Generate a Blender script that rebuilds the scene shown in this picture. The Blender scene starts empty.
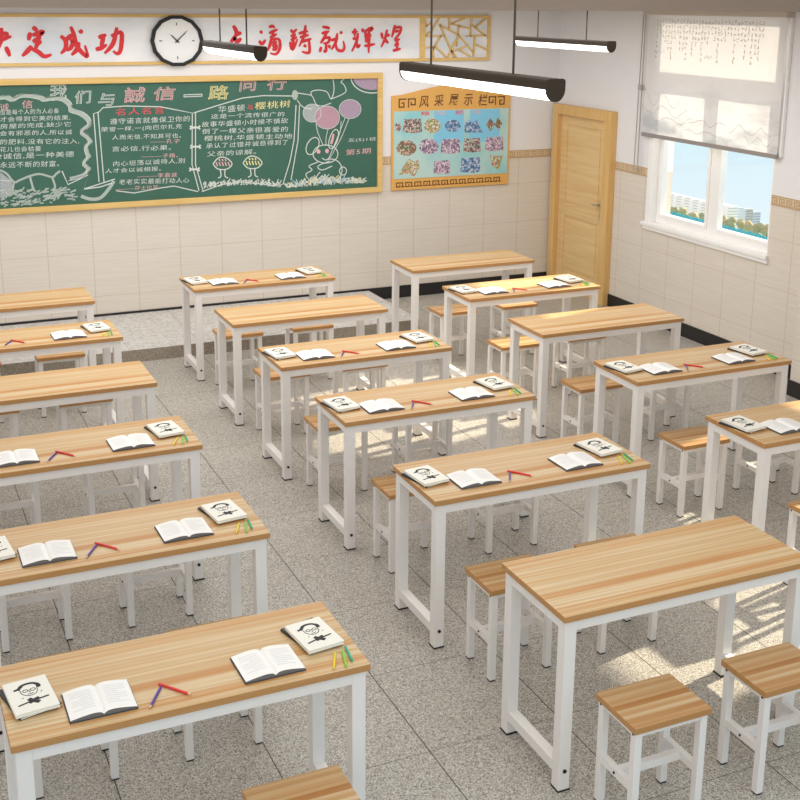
import bpy, bmesh, math, random
import numpy as np
from mathutils import Vector, Matrix
random.seed(7)
S = bpy.context.scene
C = S.collection

# ------------------------------------------------------------------ camera
CAM = np.array([-2.0864, -3.1904, 2.9304]); YAW, PITCH, ROLL = 0.4232, 0.2450, 0.0084
FPX, PPX, PPY = 1190.68, 400.0, 300.0
def cam_axes():
    cy, sy, ct, st, cr, sr = math.cos(YAW), math.sin(YAW), math.cos(PITCH), math.sin(PITCH), math.cos(ROLL), math.sin(ROLL)
    f = np.array([sy*ct, cy*ct, -st]); r = np.array([cy, -sy, 0.]); u = np.cross(r, f)
    return cr*r+sr*u, -sr*r+cr*u, f
RT, UP, FW = cam_axes()
cd = bpy.data.cameras.new('camera'); cam = bpy.data.objects.new('camera', cd); C.objects.link(cam)
cd.sensor_width = 36; cd.lens = FPX/800*36; cd.shift_y = (PPY-400)/800; cd.clip_end = 3000; cd.clip_start = .05
cam.matrix_world = Matrix(((RT[0], UP[0], -FW[0], CAM[0]), (RT[1], UP[1], -FW[1], CAM[1]), (RT[2], UP[2], -FW[2], CAM[2]), (0, 0, 0, 1)))
S.camera = cam
def proj(p):
    v = np.array(p, float)-CAM; d = v@FW
    return PPX+FPX*(v@RT)/d, PPY-FPX*(v@UP)/d, d
def hit(u, v, ax, val):                       # where the sight line of a photo point meets a plane of the room
    d = FW+RT*(u-PPX)/FPX-UP*(v-PPY)/FPX
    return CAM+d*((val-CAM[ax])/d[ax])

# ------------------------------------------------------------------ colour, world, lights
def srgb(r, g, b):
    f = lambda c: (c/255)/12.92 if c <= 10 else (((c/255)+.055)/1.055)**2.4
    return (f(r), f(g), f(b), 1)
S.view_settings.view_transform = 'Standard'; S.view_settings.look = 'None'
S.view_settings.gamma = 1; S.view_settings.use_curve_mapping = False
S.view_settings.exposure = 0.0

w = bpy.data.worlds.new('sky'); S.world = w; w.use_nodes = True
nt = w.node_tree; nt.nodes.clear()
out = nt.nodes.new('ShaderNodeOutputWorld'); bg = nt.nodes.new('ShaderNodeBackground')
tc = nt.nodes.new('ShaderNodeTexCoord'); sep = nt.nodes.new('ShaderNodeSeparateXYZ')
rx = nt.nodes.new('ShaderNodeValToRGB'); mp = nt.nodes.new('ShaderNodeMapRange')
mp.inputs[1].default_value = -.30; mp.inputs[2].default_value = .25
rx.color_ramp.elements[0].position = 0; rx.color_ramp.elements[0].color = srgb(238, 246, 248)
rx.color_ramp.elements[1].position = 1; rx.color_ramp.elements[1].color = srgb(184, 226, 246)
e = rx.color_ramp.elements.new(.25); e.color = srgb(224, 242, 249)
e = rx.color_ramp.elements.new(.45); e.color = srgb(204, 236, 248)
mx = nt.nodes.new('ShaderNodeMix'); mx.data_type = 'RGBA'
mf = nt.nodes.new('ShaderNodeMapRange'); mf.inputs[1].default_value = 0; mf.inputs[2].default_value = .35
nt.links.new(tc.outputs['Generated'], sep.inputs[0])
nt.links.new(sep.outputs['Z'], mp.inputs[0]); nt.links.new(mp.outputs[0], rx.inputs[0])
nt.links.new(sep.outputs['X'], mf.inputs[0]); nt.links.new(mf.outputs[0], mx.inputs[0])
mx.inputs[6].default_value = srgb(248, 248, 248)      # bright haze on the side away from the window
nt.links.new(rx.outputs[0], mx.inputs[7]); nt.links.new(mx.outputs[2], bg.inputs[0])
bg.inputs[1].default_value = 1.1
nt.links.new(bg.outputs[0], out.inputs[0])

sd = bpy.data.lights.new('sun', 'SUN'); so = bpy.data.objects.new('sun', sd); C.objects.link(so)
sd.energy = 12.0; sd.angle = math.radians(1.2); sd.color = (1, .90, .70)
so.rotation_euler = Vector((-1, -.21, -.44)).to_track_quat('-Z', 'Y').to_euler(); so.location = (20, 6, 9)
def area(name, loc, sx, sy, power, col=(1, 1, 1)):
    l = bpy.data.lights.new(name, 'AREA'); o = bpy.data.objects.new(name, l); C.objects.link(o)
    l.shape = 'RECTANGLE'; l.size = sx; l.size_y = sy; l.energy = power; l.color = col; o.location = loc
    return o
area('fill_light_front', (-.2, -.4, 3.10), 4.6, 4.6, 56)  # added fill light over the near desks, no fixture there
area('fill_light_rear', (.6, 5.0, 2.86), 6.0, 4.2, 170)  # added fill below the dropped ceiling, brightens the rear of the room

# ------------------------------------------------------------------ materials
def newmat(name):
    m = bpy.data.materials.new(name); m.use_nodes = True
    return m, m.node_tree, m.node_tree.nodes['Principled BSDF']
def node(t, kind, **kw):
    n = t.nodes.new('ShaderNode'+kind)
    for k, v in kw.items(): setattr(n, k, v)
    return n
def ramp(t, stops, interp='LINEAR'):
    r = node(t, 'ValToRGB'); cr = r.color_ramp; cr.interpolation = interp
    while len(cr.elements) > 1: cr.elements.remove(cr.elements[-1])
    cr.elements[0].position, cr.elements[0].color = stops[0]
    for p, c in stops[1:]:
        x = cr.elements.new(p); x.color = c
    return r
def math_n(t, op, a, b=None):
    n = node(t, 'Math', operation=op)
    for i, x in enumerate((a, b)):
        if x is None: continue
        if isinstance(x, (int, float)): n.inputs[i].default_value = x
        else: t.links.new(x, n.inputs[i])
    return n.outputs[0]
def mixc(t, fac, a, b, blend='MIX'):
    n = node(t, 'Mix', data_type='RGBA', blend_type=blend)
    for i, x in ((0, fac), (6, a), (7, b)):
        if isinstance(x, (int, float)): n.inputs[i].default_value = x
        elif isinstance(x, tuple): n.inputs[i].default_value = x
        else: t.links.new(x, n.inputs[i])
    return n.outputs[2]
def plain(name, rgb, rough=.5, metal=0, noise=.03, scale=40, spec=.5):
    m, t, p = newmat(name)
    c = node(t, 'TexCoord'); n = node(t, 'TexNoise'); n.inputs['Scale'].default_value = scale
    t.links.new(c.outputs['Object'], n.inputs['Vector'])
    k = tuple(max(0, x*(1-noise)) for x in srgb(*rgb)[:3])+(1,); q = tuple(min(1, x*(1+noise)) for x in srgb(*rgb)[:3])+(1,)
    t.links.new(mixc(t, n.outputs[0], k, q), p.inputs['Base Color'])
    p.inputs['Roughness'].default_value = rough; p.inputs['Metallic'].default_value = metal
    p.inputs['Specular IOR Level'].default_value = spec
    return m
def scaled(t, vec, s, loc=(0, 0, 0)):
    n = node(t, 'Mapping'); n.inputs['Scale'].default_value = s; n.inputs['Location'].default_value = loc
    t.links.new(vec, n.inputs[0]); return n.outputs[0]

def wood_boards(name, stops, lane=.036, length=.7, rough=.42):
    m, t, p = newmat(name); c = node(t, 'TexCoord'); s = node(t, 'SeparateXYZ')
    t.links.new(c.outputs['Object'], s.inputs[0])
    ly = math_n(t, 'FLOOR', math_n(t, 'DIVIDE', s.outputs[1], lane))
    wn = node(t, 'TexWhiteNoise', noise_dimensions='1D'); t.links.new(ly, wn.inputs['W'])
    g = node(t, 'TexNoise'); g.inputs['Scale'].default_value = 1; g.inputs['Detail'].default_value = 3
    t.links.new(scaled(t, c.outputs['Object'], (.7, 48, 40)), g.inputs['Vector'])
    g2 = node(t, 'TexNoise'); g2.inputs['Scale'].default_value = 1; g2.inputs['Detail'].default_value = 2
    t.links.new(scaled(t, c.outputs['Object'], (1.6, 190, 90), (3, 1, 2)), g2.inputs['Vector'])
    v = math_n(t, 'ADD', math_n(t, 'ADD', math_n(t, 'MULTIPLY', wn.outputs[0], .30), math_n(t, 'MULTIPLY', g.outputs[0], .85)), math_n(t, 'MULTIPLY', g2.outputs[0], .35))
    r = ramp(t, stops); t.links.new(math_n(t, 'SUBTRACT', v, .25), r.inputs[0]); t.links.new(r.outputs[0], p.inputs['Base Color'])
    p.inputs['Roughness'].default_value = rough; p.inputs['Specular IOR Level'].default_value = .35
    return m
def long_wood(name, a, b, axis=2, rough=.5):
    m, t, p = newmat(name); c = node(t, 'TexCoord'); n = node(t, 'TexNoise'); n.inputs['Scale'].default_value = 1; n.inputs['Detail'].default_value = 5
    sc = [30, 30, 30]; sc[axis] = 2.0
    t.links.new(scaled(t, c.outputs['Object'], sc), n.inputs['Vector'])
    r = ramp(t, [(.3, srgb(*a)), (.7, srgb(*b))]); t.links.new(n.outputs[0], r.inputs[0]); t.links.new(r.outputs[0], p.inputs['Base Color'])
    p.inputs['Roughness'].default_value = rough; p.inputs['Specular IOR Level'].default_value = .3
    return m
def granite(name, stops, tile=None, off=(0, 0), grout=(70, 64, 58), cell=150, rough=.42, streak=None):
    m, t, p = newmat(name); c = node(t, 'TexCoord')
    v = node(t, 'TexVoronoi'); v.inputs['Scale'].default_value = cell
    vec = c.outputs['Object'] if not streak else scaled(t, c.outputs['Object'], streak)
    t.links.new(vec, v.inputs['Vector'])
    s = node(t, 'SeparateColor'); t.links.new(v.outputs['Color'], s.inputs[0])
    n = node(t, 'TexNoise'); n.inputs['Scale'].default_value = 60; n.inputs['Detail'].default_value = 5; t.links.new(vec, n.inputs['Vector'])
    f = math_n(t, 'ADD', math_n(t, 'MULTIPLY', s.outputs[0], .7), math_n(t, 'MULTIPLY', n.outputs[0], .3))
    r = ramp(t, stops); t.links.new(f, r.inputs[0]); col = r.outputs[0]
    if tile:
        x = node(t, 'SeparateXYZ'); t.links.new(c.outputs['Object'], x.inputs[0])
        for i, wd in ((0, .0024), (1, .0014)):
            q = math_n(t, 'FRACT', math_n(t, 'DIVIDE', math_n(t, 'SUBTRACT', x.outputs[i], off[i]-60), tile))
            d = math_n(t, 'ABSOLUTE', math_n(t, 'SUBTRACT', q, .5))
            g = math_n(t, 'GREATER_THAN', d, .5-wd/tile)
            col = mixc(t, g, col, srgb(*grout))
    t.links.new(col, p.inputs['Base Color']); p.inputs['Roughness'].default_value = rough; p.inputs['Specular IOR Level'].default_value = .35
    return m
def wall_mat(name, axis, off):                # beige tiles up to the dado border, warm white paint above
    m, t, p = newmat(name); c = node(t, 'TexCoord'); x = node(t, 'SeparateXYZ'); t.links.new(c.outputs['Object'], x.inputs[0])
    n = node(t, 'TexNoise'); n.inputs['Scale'].default_value = 1; n.inputs['Detail'].default_value = 4
    t.links.new(scaled(t, c.outputs['Object'], (3, 3, 70)), n.inputs['Vector'])
    r = ramp(t, [(.3, srgb(217, 207, 194)), (.7, srgb(225, 216, 204))]); t.links.new(n.outputs[0], r.inputs[0]); col = r.outputs[0]
    for o_, per, src, wd in ((off, .40, axis, .0035), (.292, .405, 2, .0022)):
        q = math_n(t, 'FRACT', math_n(t, 'DIVIDE', math_n(t, 'SUBTRACT', x.outputs[src], o_-40.5*per*0-40*per), per))
        d = math_n(t, 'ABSOLUTE', math_n(t, 'SUBTRACT', q, .5))
        col = mixc(t, math_n(t, 'GREATER_THAN', d, .5-wd/per), col, srgb(202, 188, 171))
    n2 = node(t, 'TexNoise'); n2.inputs['Scale'].default_value = 2; t.links.new(c.outputs['Object'], n2.inputs['Vector'])
    pa = mixc(t, n2.outputs[0], srgb(232, 231, 232), srgb(236, 235, 236))
    col = mixc(t, math_n(t, 'GREATER_THAN', x.outputs[2], 1.41), col, pa)
    t.links.new(col, p.inputs['Base Color']); p.inputs['Roughness'].default_value = .5; p.inputs['Specular IOR Level'].default_value = .3
    return m
def emit(name, rgb, s):
    m, t, p = newmat(name); p.inputs['Base Color'].default_value = srgb(*rgb)
    p.inputs['Emission Color'].default_value = srgb(*rgb); p.inputs['Emission Strength'].default_value = s
    return m

M = dict(
 top=wood_boards('laminated_wood_top', [(.26, srgb(190, 134, 76)), (.40, srgb(202, 157, 102)), (.52, srgb(202, 170, 124)), (.64, srgb(212, 184, 142)), (.78, srgb(222, 206, 176))]),
 seat=wood_boards('laminated_seat_wood', [(.24, srgb(170, 116, 66)), (.40, srgb(184, 138, 88)), (.56, srgb(194, 154, 108)), (.70, srgb(202, 170, 128)), (.84, srgb(214, 192, 158))], lane=.03),
 edge=wood_boards('shaded_wood_edge', [(.1, srgb(168, 116, 66)), (.5, srgb(184, 136, 84)), (.9, srgb(198, 152, 100))], lane=.5, length=2),  # weaker light on desk and seat edges, put in as darker wood
 white=plain('white_powder_coated_steel', (236, 232, 228), .42, noise=.01),
 foot=plain('black_plastic_foot', (30, 28, 27), .6),
 bolt=plain('dark_bolt', (58, 52, 48), .4, .6),
 floor=granite('granite_floor_tiles', [(.06, srgb(66, 61, 55)), (.25, srgb(130, 124, 115)), (.5, srgb(174, 168, 158)), (.9, srgb(218, 213, 203))], .6, (-.23, 0), cell=260),
 dais=granite('grey_granite_platform', [(.1, srgb(160, 156, 150)), (.4, srgb(192, 188, 182)), (.8, srgb(220, 217, 212))], .6, (-.23, 6.38), cell=90, streak=(.5, 1.6, 1), grout=(150, 146, 140)),
 riser=granite('brown_granite_riser', [(.1, srgb(122, 112, 100)), (.5, srgb(158, 147, 132)), (.9, srgb(186, 176, 162))], cell=200),
 rear=wall_mat('rear_wall_tiles', 0, -.282), side=wall_mat('side_wall_tiles', 1, 3.99),
 black=plain('black_skirting_tile', (32, 31, 32), .35),
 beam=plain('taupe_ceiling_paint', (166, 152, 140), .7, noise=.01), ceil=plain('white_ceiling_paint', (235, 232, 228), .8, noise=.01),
 border=plain('tan_border_tile', (218, 196, 164), .45, noise=.06), key=plain('ochre_key_pattern', (190, 158, 114), .5),
 wframe=plain('white_window_frame', (246, 244, 241), .45, noise=.01),
 door=long_wood('honey_door_wood', (220, 184, 126), (232, 202, 148), 1), casing=long_wood('honey_casing_wood', (214, 170, 104), (226, 188, 126), 2),
 bframe=long_wood('yellow_oak_frame', (214, 176, 104), (228, 194, 128), 0), chrome=plain('brushed_steel', (200, 196, 188), .3, .9),
 board=plain('green_chalkboard', (56, 100, 84), .6, noise=.10, scale=6),
 red=plain('red_lettering', (214, 30, 38), .5), ink=plain('black_ink', (22, 20, 20), .6),
 bronze=plain('dark_bronze_metal', (54, 44, 33), .6, 0, spec=.2), diffuser=emit('lamp_diffuser_glow', (255, 253, 248), 2.6),
 clockface=plain('clock_face_white', (240, 240, 238), .4, noise=.005),
 cover=plain('cream_book_cover', (240, 237, 226), .5, noise=.01), dark=plain('dark_book_cover', (40, 38, 38), .5), page=plain('book_pages', (246, 244, 240), .7, noise=.01),
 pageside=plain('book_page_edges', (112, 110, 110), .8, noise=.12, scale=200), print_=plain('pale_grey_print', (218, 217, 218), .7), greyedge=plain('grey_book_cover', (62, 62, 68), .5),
 pred=plain('red_pencil_paint', (222, 40, 34), .35), pblue=plain('violet_pencil_paint', (84, 52, 150), .35), tipw=plain('sharpened_wood', (226, 190, 146), .7),
 cy=plain('yellow_crayon', (238, 208, 40), .5), cg=plain('lime_crayon', (140, 204, 52), .5), ct=plain('teal_crayon', (44, 176, 130), .5),
 chain=plain('white_bead_chain', (176, 168, 166), .5), rail=plain('grey_bottom_rail', (150, 142, 138), .5), head=plain('blind_head_box', (206, 196, 186), .6),
 b_orange=plain('orange_board_border', (226, 172, 92), .5, noise=.05), b_key=plain('brown_key_pattern', (120, 76, 40), .6), cord=plain('lamp_rod_metal', (70, 62, 54), .4, .4),
)
CH = dict(w=plain('white_chalk', (208, 214, 206), .9, noise=.15, scale=300), p=plain('pink_chalk', (224, 174, 176), .9, noise=.12, scale=300), r=plain('red_chalk', (224, 84, 96), .9, noise=.1, scale=300),
          y=plain('yellow_chalk', (234, 220, 150), .9, noise=.1, scale=300), g=plain('grey_chalk', (172, 184, 174), .9, noise=.25, scale=200), b=plain('blue_chalk', (150, 184, 200), .9, noise=.2, scale=200), v=plain('violet_chalk', (168, 148, 168), .9, noise=.25, scale=120),
          f=plain('faint_pink_chalk', (182, 146, 158), .9, noise=.25, scale=120), s=plain('pale_blue_chalk', (166, 172, 172), .9, noise=.25, scale=120))
def glass():
    m = bpy.data.materials.new('window_glass'); m.use_nodes = True; t = m.node_tree; t.nodes.clear()
    o = node(t, 'OutputMaterial'); a = node(t, 'BsdfTransparent'); b = node(t, 'BsdfGlossy'); b.inputs['Roughness'].default_value = .02
    x = node(t, 'MixShader'); x.inputs[0].default_value = .04
    t.links.new(a.outputs[0], x.inputs[1]); t.links.new(b.outputs[0], x.inputs[2]); t.links.new(x.outputs[0], o.inputs[0]); return m
M['glass'] = glass()
def fabric():                                  # translucent roller-blind cloth with a grey ink-wash landscape low down
    m = bpy.data.materials.new('printed_blind_fabric'); m.use_nodes = True; t = m.node_tree; t.nodes.clear()
    o = node(t, 'OutputMaterial'); d = node(t, 'BsdfDiffuse'); tr = node(t, 'BsdfTranslucent'); x = node(t, 'MixShader'); x.inputs[0].default_value = .32
    c = node(t, 'TexCoord'); n = node(t, 'TexNoise'); n.inputs['Scale'].default_value = 1; n.inputs['Detail'].default_value = 7; n.inputs['Roughness'].default_value = .6
    t.links.new(scaled(t, c.outputs['Object'], (1, 1.6, 5.5)), n.inputs['Vector'])
    s = node(t, 'SeparateXYZ'); t.links.new(c.outputs['Object'], s.inputs[0])
    low = node(t, 'MapRange'); low.inputs[1].default_value = .55; low.inputs[2].default_value = .08; t.links.new(s.outputs[2], low.inputs[0])
    r = ramp(t, [(.46, (0, 0, 0, 1)), (.60, (1, 1, 1, 1))]); t.links.new(n.outputs[0], r.inputs[0])
    f = math_n(t, 'MULTIPLY', r.outputs[0], math_n(t, 'MULTIPLY', low.outputs[0], .42))
    col = mixc(t, f, srgb(246, 244, 243), srgb(160, 170, 174))
    for q in (d, tr): t.links.new(col, q.inputs[0])
    t.links.new(d.outputs[0], x.inputs[1]); t.links.new(tr.outputs[0], x.inputs[2]); t.links.new(x.outputs[0], o.inputs[0]); return m
M['fabric'] = fabric()
def wash(name, a, b, sc=(1.5, 1, 3)):          # soft painted landscape wash on a printed panel
    m, t, p = newmat(name); c = node(t, 'TexCoord'); n = node(t, 'TexNoise'); n.inputs['Scale'].default_value = 1; n.inputs['Detail'].default_value = 5
    t.links.new(scaled(t, c.outputs['Object'], sc), n.inputs['Vector'])
    r = ramp(t, [(.42, srgb(*a)), (.62, srgb(*b))]); t.links.new(n.outputs[0], r.inputs[0]); t.links.new(r.outputs[0], p.inputs['Base Color'])
    p.inputs['Roughness'].default_value = .45; return m
M['banner'] = wash('banner_print', (242, 240, 240), (216, 222, 228))
M['poster'] = wash('pale_cyan_poster', (186, 214, 208), (142, 204, 208), (2, 1, 2))
def picture(name, cols, sc=22):
    m, t, p = newmat(name); c = node(t, 'TexCoord'); v = node(t, 'TexVoronoi'); v.inputs['Scale'].default_value = sc*2.6
    t.links.new(c.outputs['Object'], v.inputs['Vector']); s = node(t, 'SeparateColor'); t.links.new(v.outputs['Color'], s.inputs[0])
    r = ramp(t, [(i/len(cols), srgb(*k)) for i, k in enumerate(cols)], 'CONSTANT'); t.links.new(s.outputs[0], r.inputs[0]); t.links.new(r.outputs[0], p.inputs['Base Color'])
    p.inputs['Roughness'].default_value = .5; return m
PIC = [picture('photo_of_class', [(120, 84, 84), (196, 150, 140), (90, 84, 96), (214, 200, 190), (150, 170, 150)], 34),
       picture('photo_of_pond', [(96, 120, 84), (170, 110, 90), (200, 190, 170), (120, 96, 84)], 26),
       picture('photo_of_building', [(90, 128, 168), (140, 160, 196), (190, 200, 214), (70, 110, 150)], 22),
       picture('photo_of_field', [(130, 160, 90), (196, 170, 120), (176, 120, 110), (220, 214, 200)], 30),
       picture('photo_of_hall', [(150, 120, 150), (196, 170, 186), (110, 96, 120), (220, 206, 210)], 30)]

# ------------------------------------------------------------------ mesh helpers
def new(): return bmesh.new()
def box(bm, x0, x1, y0, y1, z0, z1, rot=None, mi=0):
    vs = [Vector((x, y, z)) for z in (z0, z1) for x, y in ((x0, y0), (x1, y0), (x1, y1), (x0, y1))]
    if rot: vs = [rot@v for v in vs]
    v = [bm.verts.new(p) for p in vs]
    for f in ((3, 2, 1, 0), (4, 5, 6, 7), (0, 1, 5, 4), (1, 2, 6, 5), (2, 3, 7, 6), (3, 0, 4, 7)):
        bm.faces.new([v[i] for i in f]).material_index = mi
def prism(bm, pts, h):                          # closed 3-D outline pushed along the vector h
    a = [bm.verts.new(p) for p in pts]; b = [bm.verts.new(Vector(p)+Vector(h)) for p in pts]; n = len(pts)
    bm.faces.new(a[::-1]); bm.faces.new(b)
    for i in range(n): bm.faces.new((a[i], a[(i+1) % n], b[(i+1) % n], b[i]))
def tube(bm, a, b, r, n=8, r2=None):
    a, b = Vector(a), Vector(b); q = (b-a).to_track_quat('Z', 'Y'); r2 = r if r2 is None else r2
    ra = [bm.verts.new(a+q@Vector((r*math.cos(2*math.pi*i/n), r*math.sin(2*math.pi*i/n), 0))) for i in range(n)]
    rb = [bm.verts.new(b+q@Vector((r2*math.cos(2*math.pi*i/n), r2*math.sin(2*math.pi*i/n), 0))) for i in range(n)]
    bm.faces.new(ra[::-1]); bm.faces.new(rb)
    for i in range(n): bm.faces.new((ra[i], ra[(i+1) % n], rb[(i+1) % n], rb[i]))
def obj(name, bm, mat, parent=None, bevel=0, smooth=False):
    bmesh.ops.recalc_face_normals(bm, faces=bm.faces[:])
    me = bpy.data.meshes.new(name); bm.to_mesh(me); bm.free()
    for m in (mat if isinstance(mat, (list, tuple)) else [mat]): me.materials.append(m)
    o = bpy.data.objects.new(name, me); C.objects.link(o)
    if parent: o.parent = parent
    if bevel:
        b = o.modifiers.new('bevel', 'BEVEL'); b.width = bevel; b.segments = 2; b.limit_method = 'ANGLE'
    if smooth:
        for p in me.polygons: p.use_smooth = True
    return o
def thing(name, label, cat, loc=(0, 0, 0), rz=0, group=None):
    o = bpy.data.objects.new(name, None); C.objects.link(o); o.empty_display_size = .1
    o.location = loc; o.rotation_euler = (0, 0, rz); tag(o, label, cat, group); return o
def tag(o, label, cat, group=None):
    o['label'] = label; o['category'] = cat
    if group: o['group'] = group
    return o
def struct(o): o['kind'] = 'structure'; return o
def copy_tree(o, parent=None):
    c = o.copy(); C.objects.link(c)
    if parent: c.parent = parent
    for ch in KIDS.get(o.name, ()): copy_tree(ch, c)
    return c
KIDS = {}
def index_kids(root):
    ks = [x for x in bpy.data.objects if x.parent == root]; KIDS[root.name] = ks
    for k in ks: index_kids(k)

# ------------------------------------------------------------------ room shell
YW, XW = 7.6, 4.56
bm = new(); box(bm, -5, XW+.24, -4, YW+.2, -.1, 0); struct(obj('floor', bm, M['floor']))
bm = new(); box(bm, -5, XW+.24, YW, YW+.2, 0, 3.2); struct(obj('wall_rear', bm, M['rear']))
W1 = (4.27, 5.90); W2 = (1.07, 2.70); ZS, ZT = .95, 2.89
bm = new(); X0, X1 = XW, XW+.24
box(bm, X0, X1, -2.5, W2[0], 0, 3.2); box(bm, X0, X1, W2[1], W1[0], 0, 3.2); box(bm, X0, X1, W1[1], YW, 0, 3.2)
box(bm, X0, X1, *W2, 0, ZS-.02); box(bm, X0, X1, *W2, 1.76, 3.2); box(bm, X0, X1, *W1, 0, ZS-.02); box(bm, X0, X1, *W1, ZT, 3.2)  # unseen wall over the second window kept solid to hold back sun
struct(obj('wall_right', bm, M['side']))
bm = new(); box(bm, 4.28, XW, 2.95, 3.585, 0, 3.2); struct(obj('trim_1', bm, M['side']))              # pilaster between the windows
bm = new(); box(bm, 4.268, XW, 2.94, 3.597, 0, .125); struct(obj('baseboard_pilaster', bm, M['black']))
bm = new(); box(bm, -5, XW, YW-.012, YW, 0, .125); struct(obj('baseboard_rear', bm, M['black']))
bm = new(); box(bm, XW-.012, XW, 3.6, 6.49, 0, .125); struct(obj('baseboard_right', bm, M['black']))
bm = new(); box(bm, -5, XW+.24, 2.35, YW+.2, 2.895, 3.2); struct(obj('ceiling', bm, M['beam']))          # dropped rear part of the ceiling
bm = new(); box(bm, -5, XW+.24, -1.5, 2.35, 3.15, 3.2); struct(obj('ceiling_front', bm, M['ceil']))
DZ = .105
d = new(); box(d, -5, 2.42, 6.38, YW-.012, 0, DZ-.002); struct(obj('floor_platform_riser', d, M['riser']))
d = new(); box(d, -5, 2.42, 6.38, YW-.012, DZ-.002, DZ); struct(obj('floor_platform', d, M['dais']))

def key_band(name, p, along, length, nrm, z0=1.37, z1=1.45, cell=.085):
    along = Vector(along); nrm = Vector(nrm); p = Vector(p); up = Vector((0, 0, 1))
    bm = new(); prism(bm, [p+up*z0, p+along*length+up*z0, p+along*length+up*z1, p+up*z1], nrm*.005)
    def strip(a0, a1, h0, h1):
        q = p+nrm*.005
        n0 = len(bm.faces); prism(bm, [q+along*a0+up*h0, q+along*a1+up*h0, q+along*a1+up*h1, q+along*a0+up*h1], nrm*.0015)
        bm.faces.ensure_lookup_table()
        for f in bm.faces[n0:]: f.material_index = 1
    for z in (z0, z1-.008): strip(0, length, z, z+.008)
    k = 0
    while (k+1)*cell <= length:
        a = k*cell+.008; t = .008; h0, h1 = z0+.016, z1-.016
        strip(a, a+t, h0, h1); strip(a, a+.06, h1-t, h1); strip(a+.06-t, a+.06, h0+.012, h1-t); strip(a+.024, a+.06, h0+.012, h0+.012+t); strip(a+.024, a+.024+t, h0+.02, h0+.034)
        strip(a, a+.075, h0-.004, h0+.003); k += 1
    return struct(obj(name, bm, [M['border'], M['key']]))
key_band('trim_2', (-4.5, YW, 0), (1, 0, 0), 4.5+XW, (0, -1, 0))
key_band('trim_3', (XW, 6.49, 0), (0, -1, 0), 6.49-W1[1], (-1, 0, 0))
key_band('trim_4', (XW, W1[0], 0), (0, -1, 0), W1[0]-3.585, (-1, 0, 0))
key_band('trim_5', (4.28, 3.585, 0), (0, -1, 0), .6, (-1, 0, 0))

# window: frame, transom, two casements, panes, sill
def window(name, y0, y1, zt, transom):
    t = struct(bpy.data.objects.new(name, None)); C.objects.link(t); t.location = (XW+.09, (y0+y1)/2, ZS)
    def put(nm, bm, mat, bv=0):
        for v in bm.verts: v.co -= Vector(t.location)
        return struct(obj(nm, bm, mat, t, bv))
    a, b = XW+.07, XW+.13; f = .05; ym = (y0+y1)/2; top = transom or zt-.03
    bm = new()
    for r in ((y0+.001, y0+f, ZS, zt-.001), (y1-f, y1-.001, ZS, zt-.001), (y0+f, y1-f, ZS, ZS+.06), (y0+f, y1-f, zt-.03, zt-.001), (ym-.055, ym+.055, ZS+.06, top)):
        box(bm, a, b, *r)
    if transom: box(bm, a, b, y0+f, y1-f, transom, transom+.14)
    put('frame', bm, M['wframe'])
    for u, v in ((y0+f, ym-.055), (ym+.055, y1-f)):
        bm = new()
        for r in ((u+.001, u+.03, ZS+.061, top-.001), (v-.03, v-.001, ZS+.061, top-.001), (u+.03, v-.03, ZS+.061, ZS+.09), (u+.03, v-.03, top-.03, top-.001)):
            box(bm, a-.012, b-.01, *r)
        put('sash', bm, M['wframe'])
        bm = new(); box(bm, a+.02, a+.026, u+.025, v-.025, ZS+.085, top-.025); put('pane', bm, M['glass'])
    if transom:
        bm = new(); box(bm, a+.02, a+.026, y0+f, y1-f, transom+.14, zt-.03); put('pane', bm, M['glass'])
    bm = new(); box(bm, XW-.035, XW+.07, y0-.02, y1+.09, ZS-.035, ZS); box(bm, XW-.02, XW, y0-.02, y1+.07, ZS-.07, ZS-.035)
    put('sill', bm, M['wframe'], .006)
    bm = new(); box(bm, XW-.012, XW+.07, y1-.012, y1, ZS, zt); box(bm, XW-.012, XW, y1, y1+.05, ZS, zt); put('casing', bm, M['wframe'], .003)
    return t
window('window_1', W1[0], W1[1], ZT, 2.25)
window('window_2', W2[0], W2[1], 1.76, None)

# door with casing
dr = struct(bpy.data.objects.new('door_1', None)); C.objects.link(dr); dr.location = (XW, 7.0, 0)
def dput(nm, bm, mat, bv=0, par=dr):
    for v in bm.verts: v.co -= Vector((XW, 7.0, 0))
    return obj(nm, bm, mat, par, bv)
DY0, DY1, DT = 6.49, 7.57, 1.925
bm = new(); box(bm, XW-.075, XW, DY0, DY0+.12, 0, DT); box(bm, XW-.075, XW, DY1-.10, DY1, 0, DT); box(bm, XW-.075, XW, DY0+.12, DY1-.10, DT-.10, DT)
dput('door_casing', bm, M['casing'], .006)
bm = new(); a, b = DY0+.12, DY1-.10; h = DT-.10; fx = XW-.02
st = .11
for r in ((a, a+st, 0, h), (b-st, b, 0, h), (a+st, b-st, h-.10, h), (a+st, b-st, .78, .90), (a+st, b-st, 0, .2)): box(bm, fx, XW-.001, *r)
box(bm, XW-.008, XW-.001, a+st, b-st, .2, h-.1)
for z0, z1 in ((.23, .75), (.93, h-.13)): box(bm, XW-.016, XW-.006, a+st+.03, b-st-.03, z0, z1)
leaf = dput('door_leaf', bm, M['door'], .004)
bm = new(); hy = a+.06
box(bm, fx-.008, fx, hy-.025, hy+.025, .83, 1.05); tube(bm, (fx-.008, hy, .99), (fx-.045, hy, .99), .009); tube(bm, (fx-.045, hy-.008, .99), (fx-.045, hy+.11, .985), .008)
dput('door_handle', bm, M['chrome'], 0, leaf)

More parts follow.
